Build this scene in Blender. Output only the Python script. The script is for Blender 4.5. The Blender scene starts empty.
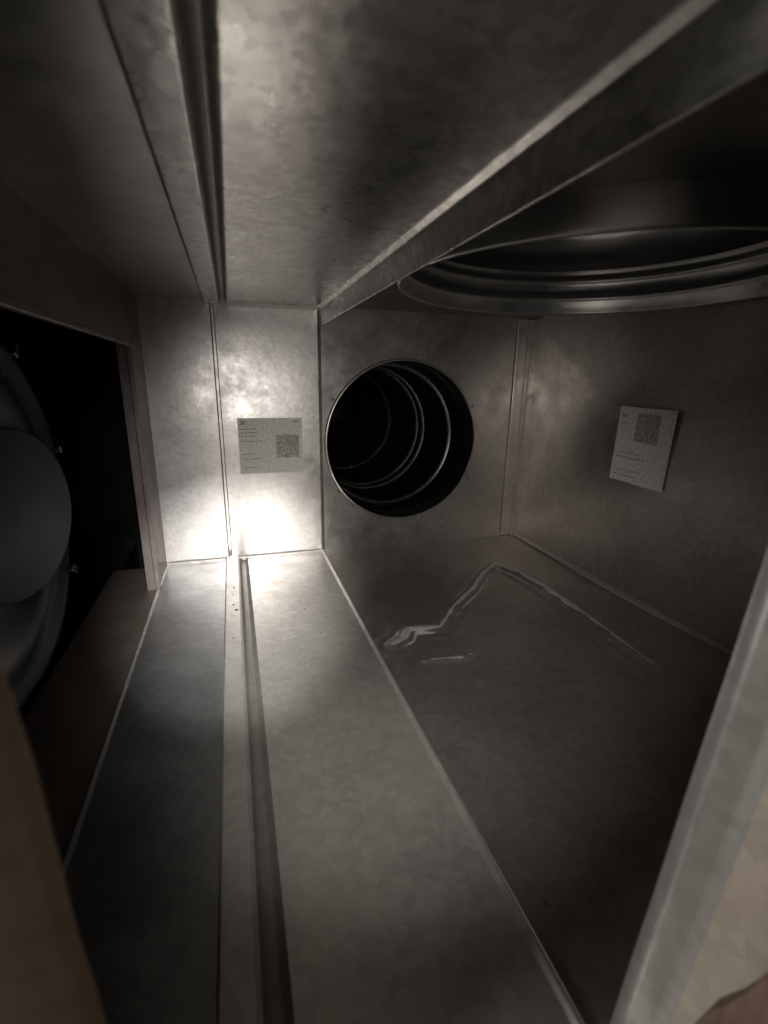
import bpy, bmesh, math, random
from mathutils import Matrix, Vector
random.seed(4)
C = bpy.context
S = C.scene
try:
    S.view_settings.view_transform = 'Standard'
except Exception: pass

# ------------------------------------------------------------ materials
def metal(name, col=(0.42,0.385,0.35), col2=None, rough=0.38, rvar=0.12, metallic=0.93,
          bump=0.35, wave=0.25, spangle=0.09, stain=0.22):
    m = bpy.data.materials.new(name); m.use_nodes = True
    nt = m.node_tree; N = nt.nodes; L = nt.links
    b = N['Principled BSDF']
    tc = N.new('ShaderNodeTexCoord')
    vor = N.new('ShaderNodeTexVoronoi'); vor.inputs['Scale'].default_value = 130
    L.new(tc.outputs['Object'], vor.inputs['Vector'])
    sep = N.new('ShaderNodeSeparateColor'); L.new(vor.outputs['Color'], sep.inputs[0])
    n1 = N.new('ShaderNodeTexNoise'); n1.inputs['Scale'].default_value = 6; n1.inputs['Detail'].default_value = 6
    n1.inputs['Roughness'].default_value = 0.55
    L.new(tc.outputs['Object'], n1.inputs['Vector'])
    r1 = N.new('ShaderNodeValToRGB')
    c2 = col2 or tuple(c*(1-stain) for c in col)
    r1.color_ramp.elements[0].position = 0.32; r1.color_ramp.elements[0].color = (*c2,1)
    r1.color_ramp.elements[1].position = 0.68; r1.color_ramp.elements[1].color = (*col,1)
    L.new(n1.outputs['Fac'], r1.inputs[0])
    mr = N.new('ShaderNodeMapRange'); mr.inputs['To Min'].default_value = 1-spangle; mr.inputs['To Max'].default_value = 1+spangle
    L.new(sep.outputs[0], mr.inputs['Value'])
    mx = N.new('ShaderNodeVectorMath'); mx.operation = 'SCALE'
    L.new(r1.outputs[0], mx.inputs[0]); L.new(mr.outputs[0], mx.inputs['Scale'])
    L.new(mx.outputs[0], b.inputs['Base Color'])
    n2 = N.new('ShaderNodeTexNoise'); n2.inputs['Scale'].default_value = 22; n2.inputs['Detail'].default_value = 8
    n2.inputs['Roughness'].default_value = .65
    L.new(tc.outputs['Object'], n2.inputs['Vector'])
    rr = N.new('ShaderNodeMapRange'); rr.inputs['From Min'].default_value = .35; rr.inputs['From Max'].default_value = .65
    rr.inputs['To Min'].default_value = rough-rvar/2; rr.inputs['To Max'].default_value = rough+rvar/2
    L.new(n2.outputs['Fac'], rr.inputs['Value']); L.new(rr.outputs[0], b.inputs['Roughness'])
    b.inputs['Metallic'].default_value = metallic
    n3 = N.new('ShaderNodeTexNoise'); n3.inputs['Scale'].default_value = 4.5; n3.inputs['Detail'].default_value = 1
    L.new(tc.outputs['Object'], n3.inputs['Vector'])
    bp1 = N.new('ShaderNodeBump'); bp1.inputs['Strength'].default_value = wave; bp1.inputs['Distance'].default_value = 0.012
    L.new(n3.outputs['Fac'], bp1.inputs['Height'])
    n4 = N.new('ShaderNodeTexNoise'); n4.inputs['Scale'].default_value = 120; n4.inputs['Detail'].default_value = 3
    L.new(tc.outputs['Object'], n4.inputs['Vector'])
    bp2 = N.new('ShaderNodeBump'); bp2.inputs['Strength'].default_value = bump; bp2.inputs['Distance'].default_value = 0.0004
    L.new(n4.outputs['Fac'], bp2.inputs['Height']); L.new(bp1.outputs[0], bp2.inputs['Normal'])
    L.new(bp2.outputs[0], b.inputs['Normal'])
    return m
def plain(name, col, rough=0.6, metallic=0.0):
    m = bpy.data.materials.new(name); m.use_nodes = True
    nt = m.node_tree; b = nt.nodes['Principled BSDF']
    n = nt.nodes.new('ShaderNodeTexNoise'); n.inputs['Scale'].default_value = 30; n.inputs['Detail'].default_value = 5
    r = nt.nodes.new('ShaderNodeValToRGB')
    r.color_ramp.elements[0].color = (*[c*.75 for c in col],1); r.color_ramp.elements[1].color = (*[min(1,c*1.15) for c in col],1)
    r.color_ramp.elements[0].position=.35; r.color_ramp.elements[1].position=.65
    nt.links.new(n.outputs['Fac'], r.inputs[0]); nt.links.new(r.outputs[0], b.inputs['Base Color'])
    b.inputs['Roughness'].default_value = rough; b.inputs['Metallic'].default_value = metallic
    return m

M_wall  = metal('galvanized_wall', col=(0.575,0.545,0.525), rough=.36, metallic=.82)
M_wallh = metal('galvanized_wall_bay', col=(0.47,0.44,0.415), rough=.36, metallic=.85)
M_floor = metal('galvanized_floor', col=(0.64,0.61,0.56), rough=0.37, metallic=.70)
M_floorl= metal('galvanized_floor_dark', col=(0.42,0.42,0.415), rough=0.34, metallic=.85)  # left strip: same sheet as the mid floor, darker base colour
M_ceil  = metal('galvanized_ceiling', col=(0.62,0.61,0.585), rough=0.30, rvar=.10, spangle=.18, bump=.7, stain=.15)
M_ceill = metal('galvanized_ceiling_shade', col=(0.27,0.26,0.245), rough=0.36, rvar=.12)  # shade on the left ceiling, put into a darker copy of the sheet
M_rwall = metal('galvanized_bay', col=(0.48,0.445,0.41), rough=0.35, metallic=.80)
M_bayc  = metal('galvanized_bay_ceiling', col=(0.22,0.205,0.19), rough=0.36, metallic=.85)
M_duct  = metal('galvanized_duct', col=(0.62,0.62,0.61), rough=0.34, spangle=.03, wave=.1)
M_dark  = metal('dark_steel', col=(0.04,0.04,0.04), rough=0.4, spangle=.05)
M_gap   = metal('seam_valley_shade', col=(0.32,0.295,0.265), rough=0.45, metallic=.6)  # shade in the seam grooves, put into a darker colour
M_blade = metal('blade_grey', col=(0.125,0.125,0.125), rough=0.6, metallic=.2, spangle=.03)
M_brown = metal('hatch_frame_metal', col=(0.27,0.19,0.135), rough=0.55, metallic=.3)
M_ledge = metal('ledge_metal', col=(0.22,0.18,0.15), rough=0.5, metallic=.6)
M_lip   = metal('lip_metal', col=(0.30,0.25,0.23), rough=0.5, metallic=.6)
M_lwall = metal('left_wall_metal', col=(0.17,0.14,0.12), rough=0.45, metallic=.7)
M_flange= metal('flange_metal', col=(0.52,0.51,0.49), rough=0.38, metallic=.55, wave=.05)
M_trim  = metal('trim_metal', col=(0.5,0.47,0.44), rough=0.42, metallic=.7)
M_glint  = metal('crease_glint', col=(0.68,0.65,0.61), rough=0.4, metallic=.4)  # light reflected along the floor creases, painted as a paler colour
M_reveal= metal('reveal_metal', col=(0.58,0.63,0.50), col2=(0.58,0.46,0.41), rough=0.40, metallic=.5)  # greenish and pinkish reflections put into the sheet's colour
M_brick = plain('brick_dust', (0.20,0.13,0.095), .9)
M_paper = plain('label_paper', (0.60,0.57,0.54), .6)
M_qr    = plain('label_code_ink', (0.28,0.26,0.24), .7)
M_deb   = plain('debris', (0.10,0.06,0.035), .9)
M_screw = plain('screw_steel', (0.35,0.33,0.3), .35, 1)

# ------------------------------------------------------------ helpers
def obj(name, verts, faces, mat, smooth=False, parent=None):
    me = bpy.data.meshes.new(name); me.from_pydata([tuple(v) for v in verts], [], faces); me.update()
    bm = bmesh.new(); bm.from_mesh(me); bmesh.ops.recalc_face_normals(bm, faces=bm.faces); bm.to_mesh(me); bm.free()
    me.materials.append(mat)
    if smooth:
        for p in me.polygons: p.use_smooth = True
    o = bpy.data.objects.new(name, me); C.collection.objects.link(o)
    if parent: o.parent = parent
    return o
def empty(name, loc=(0,0,0)):
    e = bpy.data.objects.new(name, None); e.location = loc; C.collection.objects.link(e); e.empty_display_size=.05
    return e
def extr(name, prof, a, b, axis, mat, seg=1, parent=None, bevel=0):
    V=[];F=[]
    for i in range(seg+1):
        t=a+(b-a)*i/seg
        for p in prof:
            V.append({'Y':(p[0],t,p[1]),'Z':(p[0],p[1],t),'X':(t,p[0],p[1])}[axis])
    n=len(prof)
    for i in range(seg):
        for j in range(n-1):
            F.append((i*n+j,i*n+j+1,(i+1)*n+j+1,(i+1)*n+j))
    o=obj(name,V,F,mat,parent=parent)
    if bevel:
        m=o.modifiers.new('bev','BEVEL'); m.width=bevel; m.segments=3; m.limit_method='ANGLE'; m.angle_limit=math.radians(25)
    return o
def box(name, x0,x1,y0,y1,z0,z1, mat, bevel=0.0, parent=None):
    V=[(x,y,z) for x in (x0,x1) for y in (y0,y1) for z in (z0,z1)]
    F=[(0,1,3,2),(4,6,7,5),(0,4,5,1),(2,3,7,6),(0,2,6,4),(1,5,7,3)]
    o=obj(name,V,F,mat,parent=parent)
    if bevel:
        m=o.modifiers.new('bev','BEVEL'); m.width=bevel; m.segments=3
    return o
def holed(u0,u1,v0,v1,cu,cv,r,n=96):
    ang=[2*math.pi*i/n for i in range(n)]
    for (u,v) in ((u0,v0),(u1,v0),(u1,v1),(u0,v1)):
        ang.append(math.atan2(v-cv,u-cu)%(2*math.pi))
    ang=sorted(set(ang)); P=[];Q=[]
    for a in ang:
        c,s=math.cos(a),math.sin(a)
        ts=[]
        if c>1e-9: ts.append((u1-cu)/c)
        if c<-1e-9: ts.append((u0-cu)/c)
        if s>1e-9: ts.append((v1-cv)/s)
        if s<-1e-9: ts.append((v0-cv)/s)
        t=min(ts); P.append((cu+r*c,cv+r*s)); Q.append((cu+t*c,cv+t*s))
    k=len(ang)
    F=[(i,(i+1)%k,k+(i+1)%k,k+i) for i in range(k)]
    return P+Q,F
def lathe(name, prof, centre, axis, mat, n=128, parent=None, smooth=True):
    V=[];F=[]
    for r,t in prof:
        for i in range(n):
            a=2*math.pi*i/n; c,s=r*math.cos(a),r*math.sin(a)
            if axis=='Z': V.append((centre[0]+c,centre[1]+s,centre[2]+t))
            if axis=='Y': V.append((centre[0]+c,centre[1]+t,centre[2]+s))
            if axis=='X': V.append((centre[0]+t,centre[1]+c,centre[2]+s))
    for j in range(len(prof)-1):
        for i in range(n):
            F.append((j*n+i,j*n+(i+1)%n,(j+1)*n+(i+1)%n,(j+1)*n+i))
    return obj(name,V,F,mat,smooth,parent)
def grid(name, fn, u0,u1,v0,v1,nu,nv,mat):
    V=[];F=[]
    for i in range(nu+1):
        for j in range(nv+1):
            V.append(fn(u0+(u1-u0)*i/nu, v0+(v1-v0)*j/nv))
    for i in range(nu):
        for j in range(nv):
            a=i*(nv+1)+j; F.append((a,a+1,a+nv+2,a+nv+1))
    return obj(name,V,F,mat,True)
def segd(p,a,b):
    ax,ay=a;bx,by=b;px,py=p
    dx,dy=bx-ax,by-ay; t=max(0,min(1,((px-ax)*dx+(py-ay)*dy)/(dx*dx+dy*dy)))
    return math.hypot(px-ax-t*dx,py-ay-t*dy),t

YF=0.13; YB=1.0; ZF=-0.375; ZC=0.137; XR=0.67; XL=-0.15; XM=0.178

# ------------------------------------------------------------ floor
extr('floor', [(-.25,ZF-.035),(-.25,ZF-.003),(-.1525,ZF-.003)], YF-.02, YB, 'Y', M_ledge, bevel=.0012)
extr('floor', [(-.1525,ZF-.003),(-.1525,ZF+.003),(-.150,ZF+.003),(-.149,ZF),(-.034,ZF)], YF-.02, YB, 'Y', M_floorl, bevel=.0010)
extr('floor', [(-.034,ZF),(-.032,ZF+.008),(-.010,ZF+.008),(-.0065,ZF+.006)], YF-.02, YB, 'Y', M_floor, bevel=.0010)
extr('floor', [(-.0065,ZF+.006),(-.003,ZF-.002),(.005,ZF-.004),(.0115,ZF+.002)], YF-.02, YB, 'Y', M_gap, bevel=.002)
extr('floor', [(.0115,ZF+.002),(.172,ZF+.001),(.174,ZF+.0045),(.177,ZF+.0045),(.180,ZF-.002)], YF-.02, YB, 'Y', M_floor, bevel=.0010)
crease=[(.205,.58),(.225,.59),(.24,.615),(.291,.604),(.34,.66),(.40,.71),(.46,.775),(.514,.82),(.535,.77),(.545,.70),(.543,.62),(.54,.535),(.535,.45),(.53,.36)]
def cr(x,y):
    return min(segd((x,y),a,b)[0] for a,b in zip(crease,crease[1:]))
def hfloor(x,y):
    d=cr(x,y); h=-.002+.0055*math.exp(-(d/.014)**2)+.0014*math.exp(-((d-.024)/.008)**2)
    d,t=segd((x,y),(.235,.53),(.30,.52)); h=max(h,-.002+.003*math.exp(-(d/.006)**2))
    h+=.003*math.sin(x*9+1)*math.sin(y*7)
    return (x,y,ZF+h)
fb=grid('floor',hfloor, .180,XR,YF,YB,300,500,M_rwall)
fb.data.materials.append(M_glint)
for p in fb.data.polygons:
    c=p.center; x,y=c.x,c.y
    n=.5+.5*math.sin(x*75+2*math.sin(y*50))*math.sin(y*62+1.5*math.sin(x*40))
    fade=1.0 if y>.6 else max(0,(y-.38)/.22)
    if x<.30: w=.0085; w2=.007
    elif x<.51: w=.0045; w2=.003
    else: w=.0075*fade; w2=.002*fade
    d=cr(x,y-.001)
    if d<w*(.25+n) or abs(d-.014)<w2*(n-.45): p.material_index=1  # faces near the crease get the painted reflection
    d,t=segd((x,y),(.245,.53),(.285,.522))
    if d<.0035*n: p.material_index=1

# ------------------------------------------------------------ ceiling
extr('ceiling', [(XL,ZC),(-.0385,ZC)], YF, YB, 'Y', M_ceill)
extr('ceiling', [(-.0385,ZC),(-.036,ZC-.004),(-.012,ZC-.007),(-.010,ZC-.004)], YF, YB, 'Y', M_ceil, bevel=.0010)
extr('ceiling', [(-.010,ZC-.004),(-.007,ZC+.004),(-.001,ZC+.006),(.0030,ZC)], YF, YB, 'Y', M_gap, bevel=.002)
extr('ceiling', [(.0030,ZC),(.0045,ZC-.001),(.170,ZC),(.1765,ZC-.004),(.178,ZC-.034),(.181,ZC-.034),(.182,ZC+.003)], YF, YB, 'Y', M_ceil, bevel=.0012)
CC=(.422,.51); R=.232
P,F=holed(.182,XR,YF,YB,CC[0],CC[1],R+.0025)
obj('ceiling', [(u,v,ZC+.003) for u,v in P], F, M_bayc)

# ------------------------------------------------------------ back wall
extr('wall_back', [(XL,YB),(-.028,YB),(-.027,YB+.02),(-.0215,YB+.02),(-.0205,YB-.002),(.173,YB-.004),(.1785,YB-.001),(.1800,YB)],
     ZF-.11, ZC+.10, 'Z', M_wall, bevel=.0006)
HC=(.363,-.133); HR=.176
P,F=holed(.180,XR,ZF-.01,ZC+.003,HC[0],HC[1],HR)
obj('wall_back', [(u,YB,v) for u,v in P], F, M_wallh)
extr('trim_1',[(YB-.004,ZF+.004),(YB-.010,ZF+.006),(YB-.010,ZF+.001)],-.018,.176,'X',M_trim,bevel=.001)
extr('trim_2',[(YB,ZF+.003),(YB-.006,ZF+.005),(YB-.006,ZF)],-.148,-.032,'X',M_trim,bevel=.001)
extr('trim_3',[(YB-.004,ZC-.004),(YB-.010,ZC-.006),(YB-.010,ZC)],.004,.170,'X',M_trim,bevel=.001)
extr('trim_4',[(.630,YB),(.632,YB-.005),(.657,YB-.006),(.6575,YB-.022),(XR,YB-.023)],ZF,ZC,'Z',M_rwall,bevel=.0012)
extr('trim_5',[(XR,ZF+.008),(XR-.006,ZF+.008),(XR-.007,ZF)],YF,YB-.02,'Y',M_rwall,bevel=.001)

# ------------------------------------------------------------ right wall, cross-broken sheet
def hr(y,z):
    ay,az=.55,-.14
    dy=(YB-ay if y>ay else ay-YF); dz=(ZC-az if z>az else az-ZF)
    e=max(abs(y-ay)/dy,abs(z-az)/dz)
    return (XR-.014*(1-e),y,z)
grid('wall_right',hr,YF,YB,ZF,ZC+.003,160,100,M_rwall)

# ------------------------------------------------------------ left wall with big opening
ZO=.05
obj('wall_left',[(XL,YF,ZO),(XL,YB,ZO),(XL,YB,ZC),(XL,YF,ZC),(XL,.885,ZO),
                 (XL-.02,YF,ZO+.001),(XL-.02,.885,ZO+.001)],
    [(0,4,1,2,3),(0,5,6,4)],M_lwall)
obj('wall_left',[(XL,.885,ZO),(XL,YB,ZO),(XL,YB,ZF-.003),(XL,.885,ZF-.003),(XL-.02,.885,ZO),(XL-.02,.885,ZF-.003)],
    [(0,1,2,3),(0,4,5,3)],M_lip)
box('trim_6',XL-.006,XL+.0025,.880,.888,ZF,ZO,M_lip,.0015)
box('trim_7',XL-.005,XL+.003,YF,.886,ZO-.004,ZO+.003,M_lwall,.0015)
X2=-.80
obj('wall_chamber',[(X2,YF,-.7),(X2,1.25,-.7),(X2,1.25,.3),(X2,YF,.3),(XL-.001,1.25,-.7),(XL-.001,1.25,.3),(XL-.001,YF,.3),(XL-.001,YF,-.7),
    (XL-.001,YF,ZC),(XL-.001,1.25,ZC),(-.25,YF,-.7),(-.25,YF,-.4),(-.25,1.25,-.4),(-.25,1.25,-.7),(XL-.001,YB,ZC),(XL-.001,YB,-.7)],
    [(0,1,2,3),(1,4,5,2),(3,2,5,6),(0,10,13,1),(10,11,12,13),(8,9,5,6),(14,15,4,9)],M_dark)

# ------------------------------------------------------------ front wall + hatch frame
def xj(z): return -.0665-(z+.0)*.035
z0,z1=-.46,.3
obj('wall_front',[(X2,YF,-.7),(xj(z0),YF,-.7),(xj(z0),YF,z0),(xj(z1),YF,z1),(X2,YF,z1)],[(0,1,2,3,4)],M_brown)
V=[];F=[]
for i in range(25):
    z=z0+(z1-z0)*i/24; x=xj(z)+.0006*math.sin(i*1.9)
    V+=[(x-.03,YF-.004,z),(x-.002,YF-.006,z),(x+.001,YF-.004,z),(x+.001,YF+.006,z)]
for i in range(24):
    for j in range(3): F.append((i*4+j,i*4+j+1,i*4+j+5,i*4+j+4))
obj('trim_8',V,F,M_brown,True)
def xi(z): return .1945+.112*(z+.354)
def xo(z): return .214+.150*(z+.370)
z0,z1=-.44,.25
obj('wall_front',[(xo(z0),YF+.004,z0),(.80,YF+.004,z0),(.80,YF+.004,z1),(xo(z1),YF+.004,z1)],[(0,1,2,3)],M_dark)
hf=empty('access_opening_frame')
V=[];F=[]
K=24; k=.92
for i in range(K+1):
    z=z0+(z1-z0)*i/K
    a=xi(z); b=xo(z); w=.0003*math.sin(i*1.3)
    V+= [(a+.003+w,YF+.010,z),(a+w,YF+.003,z),(a+.0015,YF+.000,z),(b*k-.001,YF*k+.0015,z),(b*k,YF*k,z),(b*k+.001,YF*k-.006,z)]
for i in range(K):
    for j in range(5):
        a=i*6+j; F.append((a,a+1,a+7,a+6))
fl=obj('folded_flange',V,F,M_flange,True,hf)
obj('reveal_sheet',[(xo(z0)*k+.001,YF*k-.006,z0),(xo(z1)*k+.001,YF*k-.006,z1),(xo(z1)+.02,-.15,z1),(xo(z0)+.02,-.15,z0)],[(0,1,2,3)],M_reveal,False,hf)
V=[];F=[]
ys=[.112-.006*i for i in range(30)]
for i,y in enumerate(ys):
    zt=min(-.355+(.118-y)*3.4,-.12)+random.uniform(-.004,.004)
    V+=[(.200+random.uniform(-.003,.003),y,-.5),(.204+random.uniform(-.002,.002),y,zt-.006),(.210,y,zt),(.27,y,zt+.01)]
for i in range(29):
    for j in range(3):
        a=i*4+j;F.append((a,a+1,a+5,a+4))
obj('masonry_ledge',V,F,M_brick,False,hf)

# ------------------------------------------------------------ round duct behind the back wall
rd=empty('round_duct')
pr=[(HR-.001,-.004),(HR+.003,-.003),(HR+.004,0),(HR-.002,-.005),(HR-.003,-.004),(HR-.003,.09),(HR-.004,1.1),(.001,1.12)]
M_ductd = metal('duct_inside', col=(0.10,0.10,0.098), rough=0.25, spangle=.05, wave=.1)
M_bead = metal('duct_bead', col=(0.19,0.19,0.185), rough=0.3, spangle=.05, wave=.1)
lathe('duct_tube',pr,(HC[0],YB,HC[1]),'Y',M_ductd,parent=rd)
for t in (.12,.30,.35,.62):
    lathe('seam_bead',[(HR-.0035,t),(HR-.009,t+.003),(HR-.011,t+.006),(HR-.009,t+.009),(HR-.0035,t+.012)],(HC[0],YB,HC[1]),'Y',M_bead,parent=rd)
lathe('rim',[(HR-.003,-.0035),(HR+.000,-.0045),(HR+.003,-.003),(HR+.004,0)],(HC[0],YB,HC[1]),'Y',M_rwall,parent=rd)
def screw(parent,loc,axis,r=.0035):
    o=lathe('screw_head',[(.0001,.003),(r*.7,.0026),(r,.001),(r*1.0,0)],(0,0,0),'Z',M_screw,n=16)
    if axis=='Y': o.rotation_euler=(math.radians(90),0,0)
    o.location=loc; o.parent=parent
for a in (80,25,-30,-75,-130,150,215):
    a=math.radians(a); screw(rd,(HC[0]+(HR+.010)*math.cos(a),YB-.0005,HC[1]+(HR+.010)*math.sin(a)),'Y')

# ------------------------------------------------------------ vertical collar in bay ceiling
vc=empty('ceiling_duct_collar')
pr=[(R+.003,.03),(R+.003,.003),(R+.002,0),(R-.001,-.001),(R-.003,.002),(R-.003,.018),(R-.006,.020),(R-.008,.023),(R-.006,.026),(R-.003,.028),
    (R-.003,.044),(R-.007,.046),(R-.009,.049),(R-.007,.052),(R-.003,.054),(R-.003,.060),(R-.007,.062),(R-.008,.064),(R-.003,.067),(R-.003,.11),(R-.008,.114),(R-.010,.118),(R-.003,.124),(R-.003,.6),(.001,.61)]
lathe('collar_tube',pr,(CC[0],CC[1],.1105),'Z',M_duct,parent=vc,n=160)

# ------------------------------------------------------------ fan / damper in left chamber
fan=empty('duct_fan',(-.262,.62,-.165))
pr=[(.236,-.20),(.236,-.012),(.232,-.002),(.222,.003),(.214,.001),(.205,-.006),(.19,-.010),(.160,-.012),(.150,-.03),(.001,-.04)]
M_cas  = metal('fan_casing_steel', col=(0.07,0.07,0.07), rough=0.33, spangle=.05)
lathe('fan_casing',pr,(0,0,0),'X',M_cas,parent=fan)
blade=lathe('centre_plate',[(.104,-.008),(.104,0),(.100,.004),(.001,.008)],(0,0,0),'X',M_blade,parent=fan)
blade.location=(.008,.020,.004); blade.rotation_euler=(0,0,math.radians(-16))
lathe('plate_hub',[(.03,-.03),(.03,.0)],(0,0,0),'X',M_dark,parent=fan)
for a in (-35,15,60,100):
    aa=math.radians(a)
    o=box('clip',-.004,.008,-.010,.010,-.006,.006,M_screw,.002,parent=fan)
    o.location=(.002,.226*math.cos(aa),.226*math.sin(aa)); o.rotation_euler=(aa,0,0)

# ------------------------------------------------------------ labels
def label(name, origin, U, Vv, nrm, w, h, layout):
    e=empty(name,origin); U=Vector(U);Vv=Vector(Vv);n=Vector(nrm)
    obj('paper',[U*a+Vv*b+n*.0006 for a,b in ((0,0),(w,0),(w,h),(0,h))],[(0,1,2,3)],M_paper,False,e)
    for L in layout:
        vs=[];fs=[]
        if L[0]=='qr':
            _,u,v,s=L; m=33
            for i in range(m):
                for j in range(m):
                    if random.random()<.8:
                        b=len(vs);a=s/m
                        for (x,y) in ((i,j),(i+1,j),(i+1,j+1),(i,j+1)): vs.append(U*(u+x*a)+Vv*(v+y*a)+n*.0009)
                        fs.append((b,b+1,b+2,b+3))
            obj('qr_code',vs,fs,M_qr,False,e)
        else:
            _,u,v,wd,ht=L; x=u
            while x<u+wd:
                l=random.uniform(.003,.009); l=min(l,u+wd-x)
                b=len(vs)
                for (p,q) in ((x,v),(x+l,v),(x+l,v+ht),(x,v+ht)): vs.append(U*p+Vv*q+n*.0009)
                fs.append((b,b+1,b+2,b+3)); x+=l+.0015
            obj('print_line',vs,fs,M_qr,False,e)
lay=[('qr',.074,.032,.047),('t',.006,.100,.010,.008),('t',.006,.090,.03,.002),('t',.006,.083,.034,.002),('t',.006,.076,.030,.002),('t',.006,.066,.045,.002),
     ('t',.006,.040,.03,.0015),('t',.006,.030,.04,.0015),('t',.006,.012,.03,.0015),('t',.11,.104,.012,.004)]
label('shipping_label',(.008,YB-.0045,-.190),(1,0,0),(0,0,1),(0,-1,0),.128,.113,lay)
lay2=[('qr',.040,.072,.048),('t',.008,.110,.010,.006),('t',.008,.100,.018,.002),('t',.008,.050,.05,.0015),('t',.008,.042,.06,.002),
      ('t',.008,.02,.06,.0015),('t',.008,.010,.05,.002)]
label('shipping_label',(XR-.0155,.686,-.165),(0,-1,-.02),(-.0,-.03,1),(-1,0,0),.115,.129,lay2)

# ------------------------------------------------------------ debris flakes
vs=[];fs=[]
def flake(x,y,z,s):
    b=len(vs); k=6
    for i in range(k):
        a=2*math.pi*i/k; r=s*random.uniform(.5,1.1)
        vs.append((x+r*math.cos(a),y+r*math.sin(a),z))
    vs.append((x,y,z+s*.6))
    for i in range(k): fs.append((b+i,b+(i+1)%k,b+k))
for (x,y,s) in ((.24,.52,.0045),(.245,.53,.003),(.19,.27,.003),(.20,.21,.004),(.42,.36,.003),(.40,.50,.002),(.60,.52,.003)):
    flake(x,y,ZF-.001,s)
for (x,y,s) in ((-.02,.76,.003),(-.015,.74,.0035),(-.022,.72,.002),(-.02,.80,.002),(-.018,.83,.0025),(-.02,.65,.002)):
    flake(x,y,ZF+.008,s)
for i in range(16):
    flake(random.uniform(.02,.165),random.uniform(.55,.985),ZF+.0015,random.uniform(.0008,.002))
for i in range(20):
    flake(random.uniform(.2,.62),random.uniform(.3,.97),ZF+.000,random.uniform(.0008,.002))
obj('debris_flakes',vs,fs,M_deb)

# ------------------------------------------------------------ lights
def look(o,t):
    o.rotation_euler=(Vector(t)-o.location).to_track_quat('-Z','Y').to_euler()
l=bpy.data.lights.new('torch','SPOT'); l.energy=50; l.spot_size=math.radians(32); l.spot_blend=1.0; l.shadow_soft_size=.012; l.color=(1,.995,.985)
o=bpy.data.objects.new('torch',l); C.collection.objects.link(o); o.location=(-.005,.02,-.01); look(o,(-.005,1,-.48))
l=bpy.data.lights.new('torch_halo','SPOT'); l.energy=10.5; l.spot_size=math.radians(80); l.spot_blend=1; l.shadow_soft_size=.02; l.color=(1,.965,.92)
o=bpy.data.objects.new('torch_halo',l); C.collection.objects.link(o); o.location=(.0,.03,-.03); look(o,(.34,1,-.44))
l=bpy.data.lights.new('outside_fill','AREA'); l.energy=8; l.size=.3; l.color=(1,.96,.90)  # unseen area light added outside to brighten the right flange and reveal
o=bpy.data.objects.new('outside_fill',l); C.collection.objects.link(o); o.location=(-1.2,-.06,.2); look(o,(.2,.08,-.25))
w=bpy.data.worlds.new('world'); S.world=w; w.use_nodes=True
w.node_tree.nodes['Background'].inputs[0].default_value=(.9,.78,.67,1); w.node_tree.nodes['Background'].inputs[1].default_value=.12

# ------------------------------------------------------------ camera
D=Vector((-154,134,-470)).normalized(); Up=Vector((28,1680.7,470)).normalized(); X=D.cross(Up).normalized()
Mx=Matrix((X,D,Up)).to_4x4()
cd=bpy.data.cameras.new('camera'); cam=bpy.data.objects.new('camera',cd); C.collection.objects.link(cam)
cam.matrix_world=Mx
cd.sensor_fit='HORIZONTAL'; cd.sensor_width=36; cd.lens=470/768*36; cd.clip_start=.005
cd.dof.use_dof=True; cd.dof.focus_distance=.85; cd.dof.aperture_fstop=7
S.camera=cam
